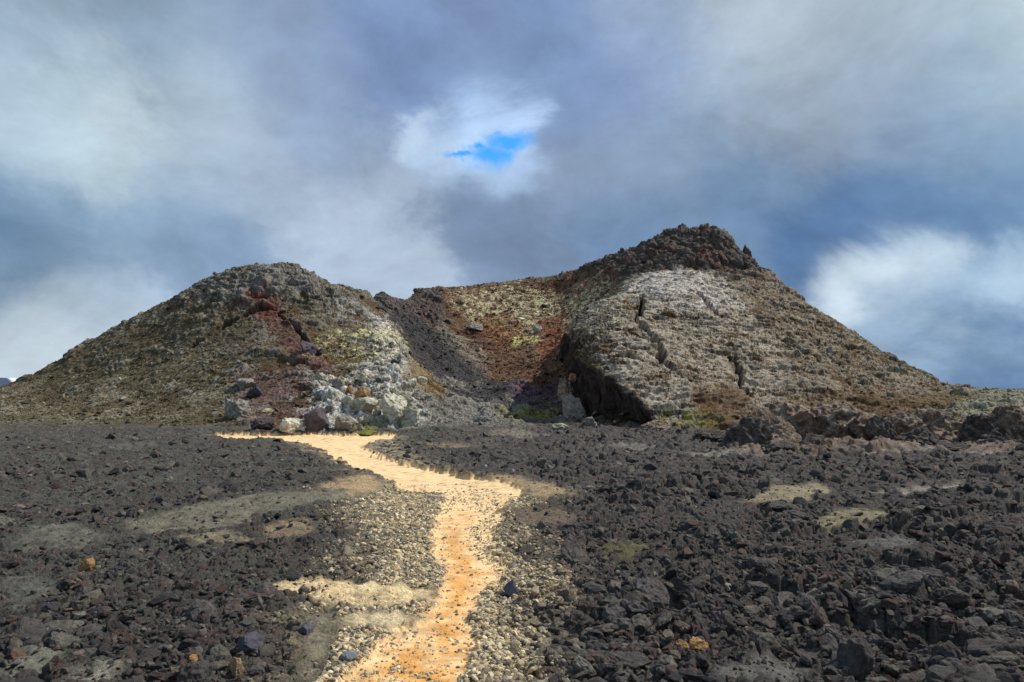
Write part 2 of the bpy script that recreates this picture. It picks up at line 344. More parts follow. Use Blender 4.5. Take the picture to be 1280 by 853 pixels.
Z2 = Z.reshape(NR, NT); gR = np.gradient(Z2, rr, axis=0).ravel()[h]; gT = (np.gradient(Z2, np.radians(th), axis=1) / R_).ravel()[h]; Th = T.ravel()[h]
sx_ = gR * np.sin(Th) + gT * np.cos(Th); sy_ = gR * np.cos(Th) - gT * np.sin(Th); sl_ = np.maximum(np.hypot(sx_, sy_), 1e-6); cl_ = np.minimum(sl_, .95) / sl_; sx_ *= cl_; sy_ *= cl_
nl_ = 1 / np.sqrt(1 + sx_ ** 2 + sy_ ** 2); NX, NY, NZ = -sx_ * nl_, -sy_ * nl_, nl_
Zf = Zg * (1 - hillm); Zf[h] += hz + dz * fadeh * NZ; Zf[seg(hillm <= .01)] += Z[seg(hillm <= .01)]
Zf += bump
# sideways push so that cliffs and blocks overhang
OX = np.zeros(N, np.float32); OY = OX.copy()
pa = fbm(hx, hy, Zf[h], .8, 3, 181) * .26 * rockm * fadeh; pb = fbm(hx, hy, Zf[h], .8, 3, 191) * .26 * rockm * fadeh
# the broken edge is undercut: its foot slides in below the slab
wsd = wd * ws; wn_ = WALL[-1] - WALL[0]; wn_ = np.array([-wn_[1], wn_[0]]) / np.hypot(*wn_); 
if wn_[0] < 0: wn_ = -wn_
und_w = .8 * sst(.08, .25, wt) * (1 - .7 * sst(.85, 1, wt)) * sst(-.3, .25, wsd) * (1 - sst(.8, 3.2, wsd))
OX[h] = pa * .6 + dz * fadeh * NX + und_w * wn_[0]; OY[h] = pb * .6 + dz * fadeh * NY + und_w * wn_[1]
OX[g] += (fbm(gx, gy, Zf[g] * 2, .16, 2, 62) * .035 * (1 - smooth_amt[g]) * sst(.0, .3, RD[g] - 3)).astype(np.float32) * (1 - hillm[g])

# ------------------------------------------------------------------ colours (surface colours, with wall and crack shade and far haze painted in)
COL = np.zeros((N, 3), np.float32)
def mix(c, col, m): return c * (1 - m[:, None]) + (lin(col) if np.ndim(col) == 1 or isinstance(col, tuple) else col) * m[:, None]
# lava plain
tone = vf(1.6, 3, 201); tone2 = vf(.35, 2, 211); grain = np.zeros(N, np.float32)
grain[vis] = (hash3(np.arange(len(vis)).astype(np.int32), vis.astype(np.int32), vis.astype(np.int32) * 0, 9) & np.uint32(1023)).astype(np.float32) / 1023 - .5
c = np.tile(lin((79, 74, 69)), (N, 1)); c = mix(c, (76, 74, 67), sst(-1, 4, -X))
c = mix(c, (92, 90, 82), sst(-.1, .6, tone) * .8)
c = mix(c, (66, 62, 61), sst(.45, .9, ca) * .6)
c = mix(c, (86, 66, 62), sst(.75, .95, cb) * .6)
c = mix(c, (118, 112, 100), sst(.2, .7, tone2) * .35)
c = mix(c, (82, 82, 74), sst(0, 5, -X) * sst(-.1, .4, tone) * .6)
speck = sst(.46, .5, grain + .12 * tone2)
c = mix(c, (165, 160, 145), speck * .35)
# dust carried off the path tints the clinker beside it
dust = np.clip(gm * (.55 + .4 * wx) + .0, 0, 1)
c = mix(c, (205, 186, 146), np.clip(dust * (.35 + .5 * sst(.3, .8, cb)) + fm * .55 * sst(-.3, .4, wxs + .5 * wx), 0, .9))
sk = skin_col * (1 + .45 * tone2[:, None] + .3 * wxs[:, None] + .5 * grain[:, None] * .5)
sm_ = (skinb * .85)[:, None]; c = c * (1 - sm_) + sk * sm_
ocm = np.clip(oc * 1.2, 0, 1) * .85; c = mix(c, (108, 92, 78), ocm); c = mix(c, (166, 152, 134), ocm * sst(.1, .5, tone2 + .5 * wxs) * .6)
# path
pc = np.tile(lin((224, 192, 144)), (N, 1))
pc = mix(pc, (206, 145, 68), om * sst(-.75, .25, wxs + .5 * wx) * (1 - .75 * sst(7, 12, Y)))
pc = mix(pc, (168, 118, 66), sst(.35, .75, wxs * .8 + wys * .5 + .25 * fine) * .65)
pc = mix(pc, (158, 134, 102), sst(.0, .55, wxs + .6 * wys + .4 * wx) * .55 * sst(9, 15, Y))
pc = mix(pc, (150, 112, 72), sst(.55, .85, pstr) * .4)
pc = mix(pc, (240, 218, 172), sst(.25, .8, tone2) * .5 * (1 - om))
pc *= (1 + .16 * grain[:, None] + .12 * fine[:, None])
c = c * (1 - pm[:, None]) + pc * pm[:, None]
# hill
k = len(h); rockc = np.clip(.5 + .5 * (H3 * .6 + H2 * .4 + (hr2 - .5) * .8 + HF * .4), 0, 1)
gr = grain[h]; frac = np.clip(.55 * M['crest'] + .5 * M['slab'] + .3 * M['slabtop'] + M['peak'] + .75 * M['white1'] + .3 * M['right'] + .6 * M['mound'] + .5 * M['floor'] + .55 * M['backw'] + .7 * M['ledge'] - .35 * M['lflank'], -.4, 1)
rk = sst(.48, .68, rockc * .75 + .2 * cl_m + gr * .42 + .30 * (frac - .5) + .24 * fbm(hx * 1.0, hy * .6, hz, 3.0, 3, 209) + .16 * cl2)
soil = np.tile(lin((90, 76, 52)), (k, 1)); rock = np.tile(lin((126, 119, 106)), (k, 1))
NB = fbm(hx, hy, hz * 1.4, .55, 3, 205) + .35 * gr
NC = fbm(hx, hy, hz, 2.2, 3, 207)
soil = mix(soil, (100, 72, 46), sst(0, .5, NC) * .8); soil = mix(soil, (70, 68, 50), sst(0, .5, -NC) * .8); rock = mix(rock, (96, 86, 72), sst(0, .5, NC) * .6)
def reg(name, s, r, a=1.0, br=None):
    global soil, rock
    m = M[name] * a
    if br is not None: m = m * sst(br - .25, br + .25, NB + .4 * NC)
    m = m * (1 - wallm * (ws * wd > -.4) * (name[:4] in ('moss', 'slab'))); soil = mix(soil, s, m); rock = mix(rock, r, m)
reg('right', (102, 78, 54), (150, 138, 118), .9)
reg('mound', (110, 98, 70), (146, 142, 120), .9)
reg('crest', (92, 82, 68), (134, 130, 120), .9)
reg('peak', (72, 58, 50), (92, 82, 74), .95)
reg('slab', (100, 79, 55), (176, 164, 144), .95, -.4)
reg('slabtop', (120, 104, 86), (204, 194, 182), .9, -.2)
reg('back', (90, 60, 44), (118, 88, 66), .95, -.5)
reg('backw', (104, 66, 44), (208, 198, 154), .9, .0)
reg('rust', (122, 56, 36), (144, 80, 54), .85, -.15); reg('rust2', (120, 66, 36), (150, 104, 66), .7, -.1)
reg('saddle', (78, 62, 56), (100, 92, 88), .9)
reg('floor', (98, 92, 86), (136, 132, 124), .9)
reg('black', (46, 44, 46), (66, 63, 64), .95, -.45)
reg('vein', (120, 112, 100), (156, 150, 138), .8, -.05); reg('ledge', (86, 70, 58), (136, 124, 106), .9, -.2)
reg('lflank', (96, 85, 62), (134, 127, 108), .9)
reg('purple', (78, 58, 66), (104, 84, 92), .9)
reg('mauve', (90, 62, 50), (120, 98, 92), .85, -.25)
reg('red1', (98, 52, 40), (122, 76, 64), .9, -.05); reg('red2', (98, 58, 52), (116, 84, 80), .85, -.1)
reg('white1', (104, 86, 62), (214, 208, 194), .95, -.06); reg('white2', (88, 72, 54), (156, 154, 146), .8, -.1)
reg('yel1', (100, 82, 54), (208, 200, 140), .85, .14)
reg('yel2', (176, 162, 96), (222, 214, 146), .9, -.1)
reg('ochre', (110, 84, 40), (134, 112, 64), .8, -.15)
reg('soil', (94, 66, 42), (110, 86, 60), .9); reg('soil2', (94, 70, 44), (116, 96, 66), .85)
for m_ in ('moss1', 'moss2', 'moss3', 'moss4'): reg(m_, (98, 92, 36), (142, 138, 62), .9, -.05)
# red scoria high on the peak
hr_ = M['peak'] * sst(.1, .5, H1 + .5 * hwx); soil = mix(soil, (104, 58, 44), hr_ * .7); rock = mix(rock, (112, 70, 56), hr_ * .6)
wm = np.maximum(wallm * sst(-.45, -.3, wsd) * .94, sst(.25, .9, cr) * .7); rock = mix(rock, (72, 58, 50), wm); soil = mix(soil, (44, 36, 32), wm)  # recess wall and cracks: dark rock, deepened to paint in their shade
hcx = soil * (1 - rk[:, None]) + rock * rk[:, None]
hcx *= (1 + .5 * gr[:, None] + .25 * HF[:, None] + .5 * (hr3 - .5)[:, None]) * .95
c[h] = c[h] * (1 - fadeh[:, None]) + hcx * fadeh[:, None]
# far country: dark basalt with distance haze painted in as blue-grey, and snow fields
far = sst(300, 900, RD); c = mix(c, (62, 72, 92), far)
snow = (RD > 1800) * sst(.35, .6, np.sin(az * 95 + RD * .0016) * .6 + np.sin(az * 31 + 2) * .5) * (az < -.3) * sst(1700, 2000, RD) * (1 - sst(2400, 2600, RD))
c = mix(c, (235, 240, 245), np.clip(snow, 0, 1))
c = np.clip(c * (1.17 - .14 * ((1 - hillm) * (1 - np.clip(pm + gm + skin, 0, 1)))[:, None]), .003, .9)

# ------------------------------------------------------------------ materials
def nodes(m):
    m.use_nodes = True; nt = m.node_tree; nt.nodes.clear(); return nt, nt.nodes, nt.links
def attr_mat(name, rough, scale, bump, dist, var=.35):
    m = bpy.data.materials.new(name); nt, N_, L = nodes(m)
    o = N_.new('ShaderNodeOutputMaterial'); b = N_.new('ShaderNodeBsdfPrincipled'); L.new(b.outputs[0], o.inputs[0])
    b.inputs['Roughness'].default_value = rough; b.inputs['Specular IOR Level'].default_value = .25
    a = N_.new('ShaderNodeAttribute'); a.attribute_name = 'col'
    g = N_.new('ShaderNodeNewGeometry')
    n1 = N_.new('ShaderNodeTexNoise'); n1.inputs['Scale'].default_value = scale; n1.inputs['Detail'].default_value = 6; n1.inputs['Roughness'].default_value = .7
    L.new(g.outputs['Position'], n1.inputs['Vector'])
    mr = N_.new('ShaderNodeMapRange'); mr.inputs['From Min'].default_value = .3; mr.inputs['From Max'].default_value = .7
    mr.inputs['To Min'].default_value = 1 - var; mr.inputs['To Max'].default_value = 1 + var
    L.new(n1.outputs['Fac'], mr.inputs['Value'])
    vm = N_.new('ShaderNodeVectorMath'); vm.operation = 'SCALE'; L.new(a.outputs['Color'], vm.inputs[0]); L.new(mr.outputs[0], vm.inputs['Scale'])
    L.new(vm.outputs[0], b.inputs['Base Color'])
    n2 = N_.new('ShaderNodeTexNoise'); n2.inputs['Scale'].default_value = scale * 1.7; n2.inputs['Detail'].default_value = 8; n2.inputs['Roughness'].default_value = .75
    L.new(g.outputs['Position'], n2.inputs['Vector'])
    bu = N_.new('ShaderNodeBump'); bu.inputs['Strength'].default_value = bump; bu.inputs['Distance'].default_value = dist
    L.new(n2.outputs['Fac'], bu.inputs['Height']); L.new(bu.outputs[0], b.inputs['Normal'])
    return m
mat_lava = attr_mat('lava_clinker', .9, 30, 1.0, .03, .5)
mat_path = attr_mat('packed_clay', .95, 45, .35, .008, .14)
mat_hill = attr_mat('weathered_scoria', .92, 11, 1.0, .12, .6)
mat_rock = attr_mat('loose_rock', .88, 45, 1.0, .02, .5)

def rock_mat(name, col, col2, scale=9, bump=.8, dist=.02, lichen=None, rough=.88):
    m = bpy.data.materials.new(name); nt, N_, L = nodes(m)
    o = N_.new('ShaderNodeOutputMaterial'); b = N_.new('ShaderNodeBsdfPrincipled'); L.new(b.outputs[0], o.inputs[0])
    b.inputs['Roughness'].default_value = rough; b.inputs['Specular IOR Level'].default_value = .25
    g = N_.new('ShaderNodeNewGeometry')
    n1 = N_.new('ShaderNodeTexNoise'); n1.inputs['Scale'].default_value = scale; n1.inputs['Detail'].default_value = 8; n1.inputs['Roughness'].default_value = .72
    L.new(g.outputs['Position'], n1.inputs['Vector'])
    r = N_.new('ShaderNodeValToRGB'); e = r.color_ramp.elements
    e[0].position = .34; e[0].color = (*lin(col), 1); e[1].position = .64; e[1].color = (*lin(col2), 1)
    L.new(n1.outputs['Fac'], r.inputs[0]); src = r.outputs[0]
    oi = N_.new('ShaderNodeObjectInfo'); mr = N_.new('ShaderNodeMapRange'); mr.inputs['To Min'].default_value = .75; mr.inputs['To Max'].default_value = 1.3
    L.new(oi.outputs['Random'], mr.inputs['Value'])
    vm = N_.new('ShaderNodeVectorMath'); vm.operation = 'SCALE'; L.new(src, vm.inputs[0]); L.new(mr.outputs[0], vm.inputs['Scale']); src = vm.outputs[0]
    if lichen:
        n3 = N_.new('ShaderNodeTexNoise'); n3.inputs['Scale'].default_value = scale * 1.6; n3.inputs['Detail'].default_value = 6; n3.inputs['Roughness'].default_value = .8
        L.new(g.outputs['Position'], n3.inputs['Vector'])
        r3 = N_.new('ShaderNodeMapRange'); r3.inputs['From Min'].default_value = .5; r3.inputs['From Max'].default_value = .6; L.new(n3.outputs['Fac'], r3.inputs['Value'])
        mx = N_.new('ShaderNodeMix'); mx.data_type = 'RGBA'; L.new(r3.outputs[0], mx.inputs[0]); L.new(src, mx.inputs[6]); mx.inputs[7].default_value = (*lin(lichen), 1); src = mx.outputs[2]
    L.new(src, b.inputs['Base Color'])
    n2 = N_.new('ShaderNodeTexNoise'); n2.inputs['Scale'].default_value = scale * 3; n2.inputs['Detail'].default_value = 8; n2.inputs['Roughness'].default_value = .75
    L.new(g.outputs['Position'], n2.inputs['Vector'])
    bu = N_.new('ShaderNodeBump'); bu.inputs['Strength'].default_value = bump; bu.inputs['Distance'].default_value = dist
    L.new(n2.outputs['Fac'], bu.inputs['Height']); L.new(bu.outputs[0], b.inputs['Normal'])
    return m

# ------------------------------------------------------------------ meshes
def mesh_np(name, V, Fc, mat, col=None, smooth=True):
    me = bpy.data.meshes.new(name); nv, nf = len(V), len(Fc); w = Fc.shape[1]
    me.vertices.add(nv); me.vertices.foreach_set('co', np.ascontiguousarray(V, np.float32).ravel())
    me.loops.add(nf * w); me.loops.foreach_set('vertex_index', np.ascontiguousarray(Fc, np.int32).ravel())
    me.polygons.add(nf); me.polygons.foreach_set('loop_start', np.arange(0, nf * w, w, dtype=np.int32))
    me.update(calc_edges=True); me.polygons.foreach_set('use_smooth', np.full(nf, smooth)); 
    if col is not None:
        a = me.color_attributes.new('col', 'FLOAT_COLOR', 'POINT'); a.data.foreach_set('color', np.c_[col, np.ones(nv)].astype(np.float32).ravel())
    me.materials.append(mat); return me
def link(name, me, **props):
    o = bpy.data.objects.new(name, me); C.collection.objects.link(o)
    for k_, v_ in props.items(): o[k_] = v_
    return o

ZG = Zf.reshape(NR, NT)
def ground_z(x, y):
    t = np.degrees(np.arctan2(x, y)); r_ = np.hypot(x, y)
    j = np.clip(np.searchsorted(th, t) - 1, 0, NT - 2); i = np.clip(np.searchsorted(rr, r_) - 1, 0, NR - 2)
    a = (t - th[j]) / (th[j + 1] - th[j]); b = (r_ - rr[i]) / (rr[i + 1] - rr[i])
    return (ZG[i, j] * (1 - a) + ZG[i, j + 1] * a) * (1 - b) + (ZG[i + 1, j] * (1 - a) + ZG[i + 1, j + 1] * a) * b
def field(fl, x, y):
    t = np.degrees(np.arctan2(x, y)); r_ = np.hypot(x, y)
    j = np.clip(np.searchsorted(th, t), 0, NT - 1); i = np.clip(np.searchsorted(rr, r_), 0, NR - 1)
    return fl.reshape(NR, NT)[i, j]

V = np.c_[X + OX, Y + OY, Zf]
# centre point closes the sheet
V = np.vstack([V, [0, 0, Zf[0]]]); c = np.vstack([c, c[0]])
idx = np.arange(N).reshape(NR, NT)
a_ = idx[:-1, :-1].ravel(); b_ = idx[:-1, 1:].ravel(); c_ = idx[1:, 1:].ravel(); d_ = idx[1:, :-1].ravel()
Q = np.c_[a_, b_, c_, d_]
Qw = np.c_[idx[:-1, -1], idx[:-1, 0], idx[1:, 0], idx[1:, -1]]
fh = hillm[Q].mean(1) > .5; fp = (pm[Q].mean(1) > .5) & ~fh
def sub(mask, name, mat, extra=None, **props):
    q = Q[mask]
    if extra is not None: q = np.vstack([q, extra])
    q = q[:, ::-1]
    used = np.unique(q); mp = np.full(len(V), -1, np.int64); mp[used] = np.arange(len(used))
    return link(name, mesh_np(name, V[used], mp[q], mat, c[used]), **props)
inner = np.array([[idx[0, j], idx[0, j], 0, 0] for j in range(0)]).reshape(0, 4).astype(int)
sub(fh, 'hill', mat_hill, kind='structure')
sub(fp, 'path', mat_path, kind='structure')
ground = sub(~fh & ~fp, 'ground', mat_lava, Qw, kind='structure')

# ------------------------------------------------------------------ rocks
def ico(sub_):
    t = (1 + 5 ** .5) / 2
    v = [(-1, t, 0), (1, t, 0), (-1, -t, 0), (1, -t, 0), (0, -1, t), (0, 1, t), (0, -1, -t), (0, 1, -t), (t, 0, -1), (t, 0, 1), (-t, 0, -1), (-t, 0, 1)]
    f = [(0, 11, 5), (0, 5, 1), (0, 1, 7), (0, 7, 10), (0, 10, 11), (1, 5, 9), (5, 11, 4), (11, 10, 2), (10, 7, 6), (7, 1, 8), (3, 9, 4), (3, 4, 2), (3, 2, 6), (3, 6, 8), (3, 8, 9), (4, 9, 5), (2, 4, 11), (6, 2, 10), (8, 6, 7), (9, 8, 1)]
    v = [np.array(p) / np.linalg.norm(p) for p in v]
    for _ in range(sub_):
        mid = {}; nf = []
        def m(a, b):
            k = (min(a, b), max(a, b))
            if k not in mid:
                p = v[a] + v[b]; v.append(p / np.linalg.norm(p)); mid[k] = len(v) - 1
            return mid[k]
        for a, b, c2 in f:
            x, y, z = m(a, b), m(b, c2), m(c2, a); nf += [(a, x, z), (b, y, x), (c2, z, y), (x, y, z)]
        f = nf
    return np.array(v), np.array(f)
ICO = {k: ico(k) for k in (1, 2, 3, 4, 5)}
def rock_shape(seed, lvl, cuts=9, rough=.12, flat=.75, craggy=0.0, cutd=(.55, .9)):
    rg = np.random.default_rng(seed); v, f = ICO[lvl]; v = v.copy()
    for _ in range(cuts):
        nrm = rg.normal(size=3); nrm /= np.linalg.norm(nrm); d = rg.uniform(*cutd)
        s = v @ nrm - d; v -= np.maximum(s, 0)[:, None] * nrm
    o = rg.uniform(-50, 50, 3); q = v * 1.0 + o
    nn = v / np.maximum(np.linalg.norm(v, axis=1), 1e-6)[:, None]
    nse = fbm(q[:, 0], q[:, 1], q[:, 2], .75, 3, seed)
    v = v + nn * (nse * rough)[:, None]
    n3 = fbm(q[:, 0], q[:, 1], q[:, 2], .28, 2, seed + 9); v = v + nn * (n3 * rough * .45)[:, None]
    if craggy:
        n2 = fbm(q[:, 0], q[:, 1], q[:, 2], .5, 4, seed + 3, ridged=True)
        v = v + nn * (n2 * craggy)[:, None]
    v[:, 2] *= flat
    return v, f
def rotm(rg, tilt=.5):
    a = rg.uniform(0, 2 * pi); b = rg.normal() * tilt; e = rg.normal() * tilt
    Rz = np.array([[cos(a), -sin(a), 0], [sin(a), cos(a), 0], [0, 0, 1]]); Rx = np.array([[1, 0, 0], [0, cos(b), -sin(b)], [0, sin(b), cos(b)]]); Ry = np.array([[cos(e), 0, sin(e)], [0, 1, 0], [-sin(e), 0, cos(e)]])
    return Rz @ Rx @ Ry, (b, e, a)

m_dark = rock_mat('dark_lava', (58, 54, 55), (102, 95, 90), 22, 1, .02)
m_brownr = rock_mat('brown_lava', (70, 58, 54), (106, 92, 84), 22, 1, .02)
m_greyr = rock_mat('grey_lava', (72, 70, 66), (120, 114, 102), 22, 1, .02)
m_tanr = rock_mat('dusty_stone', (150, 134, 106), (205, 188, 152), 14, .8, .01)
# clinker field: positions spread evenly over what the picture shows
NS = 46000
u_ = RNG.uniform(-60, 1340, NS * 3); v_ = 490 + (RNG.uniform(0, 1, NS * 3) ** .8) * 420 + 4
yy = EYE / np.tan(np.arctan((v_ - 490) / F * .995)); xx = (u_ - 640) / F * yy
keep = (yy > 3.0) & (yy < 31) & (np.hypot(xx, yy) > 3); xx, yy, = xx[keep][:NS], yy[keep][:NS]
pmv = field(pm, xx, yy); gmv = field(gm, xx, yy); skv = field(skin, xx, yy); hlv = field(hillm, xx, yy); rg_ = field(und, xx, yy)
size = .0098 * np.exp(RNG.normal(size=len(xx)) * .6 + .35) * (1 + yy / 9) * (1 - .8 * gmv)
size = np.clip(size, .006, .19) * np.where(skv > .3, .5, 1)
right = xx > .05 * yy - .3
rgN = np.zeros(N, np.float32); rgN[g] = rgh; size *= .55 + .65 * field(rgN, xx, yy)
size *= np.where(right, 1.12, .95)
keep = (RNG.uniform(size=len(xx)) < .45 + .75 * sst(-.5, .4, field(tone2 + .6 * wx, xx, yy))) & (pmv < .3) & ((skv < .3) | (RNG.uniform(size=len(xx)) < .45)) & (hlv < .4) 
xx, yy, size, gmv, right = xx[keep], yy[keep], size[keep], gmv[keep], right[keep]
app = size / yy
order = np.argsort(-app); inview = (np.abs(xx / yy) < .74) & (yy > 4.35)
big_i = [i for i in order if inview[i]][:270]; bigset = set(big_i)
variants3 = [rock_shape(100 + k, 4, 9, .22, .75, .10, cutd=(.5, .9)) for k in range(14)]
mats = {'dark': m_dark, 'brown': m_brownr, 'grey': m_greyr, 'tan': m_tanr}
vmesh = {(k, mn): None for k in range(14) for mn in mats}
zz = ground_z(xx, yy)
protos = {}
LAB = {('R', 'dark'): 'near-black lava chunk in the clinker right of the clay path', ('R', 'brown'): 'reddish brown lava chunk in the clinker right of the clay path', ('R', 'grey'): 'pale grey lava chunk in the clinker right of the clay path',
       ('L', 'dark'): 'near-black lava chunk in the rubble left of the clay path', ('L', 'brown'): 'reddish brown lava chunk in the rubble left of the clay path', ('L', 'grey'): 'pale grey lava chunk in the rubble left of the clay path',
       ('R', 'tan'): 'dusty tan stone in the gravel bordering the right of the path', ('L', 'tan'): 'dusty tan stone in the gravel bordering the left of the path'}
GRP = {('R', 'dark'): 'near-black lava chunks right of the path', ('R', 'brown'): 'reddish brown lava chunks right of the path', ('R', 'grey'): 'grey lava chunks right of the path',
       ('L', 'dark'): 'near-black lava chunks left of the path', ('L', 'brown'): 'reddish brown lava chunks left of the path', ('L', 'grey'): 'grey lava chunks left of the path',
       ('R', 'tan'): 'dusty tan stones right of the path', ('L', 'tan'): 'dusty tan stones left of the path'}
for i in big_i:
    mn = 'tan' if gmv[i] > .5 else ('dark', 'dark', 'dark', 'brown', 'grey')[RNG.integers(5)]
    k = int(RNG.integers(14))
    if vmesh[(k, mn)] is None:
        vmesh[(k, mn)] = mesh_np('lava_rock', variants3[k][0], variants3[k][1], mats[mn], smooth=False)
    o = link('stone' if mn == 'tan' else 'lava_rock', vmesh[(k, mn)])
    s = size[i]; o.location = (xx[i], yy[i], zz[i] - s * .12)
    o.rotation_euler = (RNG.normal() * .45, RNG.normal() * .45, RNG.uniform(0, 6.28)); o.scale = (s * RNG.uniform(.9, 1.5), s * RNG.uniform(.7, 1.1), s * RNG.uniform(.6, 1.0))
    sd = 'R' if right[i] else 'L'
    o['label'] = LAB[(sd, mn)]; o['category'] = 'stone' if mn == 'tan' else 'rock'; o['group'] = GRP[(sd, mn)]

def heap(name, ids_xyzs, cols, lvl, mat, nvar=24, flat=.8, sink=.1, cuts=8, rough=.18, **props):
    """many small stones as one mesh, each with its own turn and stretch"""
    Pq = np.array(ids_xyzs); nq = len(Pq); rg = np.random.default_rng(3)
    pick = rg.integers(nvar, size=nq); vs, fs, cs = [], [], []; base = 0
    sc = rg.uniform((.9, .7, .6), (1.5, 1.1, 1.0), (nq, 3)) * Pq[:, 3:4]
    a = rg.uniform(0, 2 * pi, nq); b = rg.normal(size=nq) * .5; e = rg.normal(size=nq) * .5
    for k in range(nvar):
        q = np.where(pick == k)[0]
        if not len(q): continue
        v, f = rock_shape(500 + k, lvl, cuts, rough, flat, cutd=(.45, .85)); nv = len(v)
        w = v[None] * sc[q][:, None, :]
        cb_, sb_ = np.cos(b[q])[:, None], np.sin(b[q])[:, None]; y_ = w[..., 1] * cb_ - w[..., 2] * sb_; z_ = w[..., 1] * sb_ + w[..., 2] * cb_; x_ = w[..., 0]
        ce, se = np.cos(e[q])[:, None], np.sin(e[q])[:, None]; x_, z_ = x_ * ce + z_ * se, -x_ * se + z_ * ce
        ca_, sa_ = np.cos(a[q])[:, None], np.sin(a[q])[:, None]; x_, y_ = x_ * ca_ - y_ * sa_, x_ * sa_ + y_ * ca_
        w = np.stack([x_ + Pq[q, 0:1], y_ + Pq[q, 1:2], z_ + Pq[q, 2:3] + Pq[q, 3:4] * sink], -1).reshape(-1, 3)
        vs.append(w); fs.append((f[None] + (np.arange(len(q)) * nv)[:, None, None] + base).reshape(-1, 3)); cs.append(np.repeat(np.asarray(cols)[q], nv, 0)); base += len(w)
    return link(name, mesh_np(name, np.vstack(vs), np.vstack(fs), mat, np.vstack(cs), smooth=False), **props)
pal = np.array([lin(q) for q in ((66, 63, 62), (80, 74, 69), (96, 88, 82), (88, 70, 64), (84, 82, 76), (112, 104, 92), (70, 66, 67))])
rest = [i for i in range(len(xx)) if i not in bigset]
cl = pal[RNG.integers(len(pal), size=len(rest))] * RNG.uniform(.7, 1.2, (len(rest), 1)) ** np.where(RNG.uniform(size=(len(rest), 1)) < .12, -1.0, 1.0) * np.where(RNG.uniform(size=(len(rest), 1)) < .07, 1.6, 1.0) * .92
gmx = gmv[rest][:, None] * RNG.uniform(.5, 1.0, (len(rest), 1)); cl = cl * (1 - gmx) + lin((212, 194, 156)) * gmx
heap('rubble', [(xx[i], yy[i], zz[i], size[i]) for i in rest], cl, 2, mat_rock, kind='stuff')
# gravel on and beside the path
ng = 36000
u_ = RNG.uniform(380, 720, ng * 3); v_ = 600 + RNG.uniform(0, 1, ng * 3) * 300
yy2 = EYE / ((v_ - 490) / F); xx2 = (u_ - 640) / F * yy2
pv = field(pm, xx2, yy2); gv = field(gm, xx2, yy2); wv = field(wxs, xx2, yy2); ov = field(om, xx2, yy2)
pr = np.where(pv > .5, .07 + .35 * sst(.1, .5, wv) + .4 * sst(.35, .0, ov) , gv * .8)
pr = np.where(yy2 > 13, pr * .4, pr)
kk = (RNG.uniform(size=len(xx2)) < pr) & (field(skin, xx2, yy2) < .4); xx2, yy2, pv = xx2[kk][:ng], yy2[kk][:ng], pv[kk][:ng]
s2 = .0048 * np.exp(np.minimum(RNG.normal(size=len(xx2)) * .62, 1.1)) * (1 + yy2 / 10) * np.where(pv > .5, .8, 1.25); z2 = ground_z(xx2, yy2)
gp = np.array([lin(q) for q in ((226, 204, 160), (214, 190, 146), (236, 220, 184), (196, 176, 140), (150, 138, 120), (206, 180, 138), (110, 102, 92), (176, 158, 126))])
gq = .9 * np.clip(np.where(pv > .5, 1, field(gm, xx2, yy2) ** .7 * 1.7 + RNG.normal(size=len(xx2)) * .25), 0, 1)[:, None]
heap('gravel', list(zip(xx2, yy2, z2, s2)), (gp[RNG.integers(len(gp), size=len(xx2))] * gq + lin((112, 104, 94)) * (1 - gq)) * RNG.uniform(.75, 1.1, (len(xx2), 1)), 1, mat_path, cuts=5, kind='stuff')
# loose scoria on the hill slopes
nh = 45000
u_ = RNG.uniform(-30, 1310, nh * 2)
t_ = np.radians(RNG.uniform(-38, 38, nh * 2)); r_ = RNG.uniform(30, 76, nh * 2); xh = r_ * np.sin(t_); yh = r_ * np.cos(t_)
slabF = np.zeros(N, np.float32); slabF[h] = np.clip(M['slab'] * .95 + .5 * M['right'], 0, .97)
kk = (field(hillm, xh, yh) > .7) & (RNG.uniform(size=nh * 2) < .9 * (1 - field(slabF, xh, yh))); xh, yh = xh[kk][:nh], yh[kk][:nh]
sh_ = np.clip(.036 * np.exp(RNG.normal(size=len(xh)) * .6), .02, .22) * (1 + .3 * (yh > 50)); zh = ground_z(xh, yh)
cc = c[:-1].reshape(NR, NT, 3); jj = np.clip(np.searchsorted(th, np.degrees(np.arctan2(xh, yh))), 0, NT - 1); ii = np.clip(np.searchsorted(rr, np.hypot(xh, yh)), 0, NR - 1)
hcl = cc[ii, jj] * RNG.uniform(.6, 1.5, (len(xh), 1))
heap('scoria_rubble', list(zip(xh, yh, zh, sh_)), np.clip(hcl, .01, .8), 1, mat_hill, cuts=5, flat=.7, sink=.1, kind='stuff')

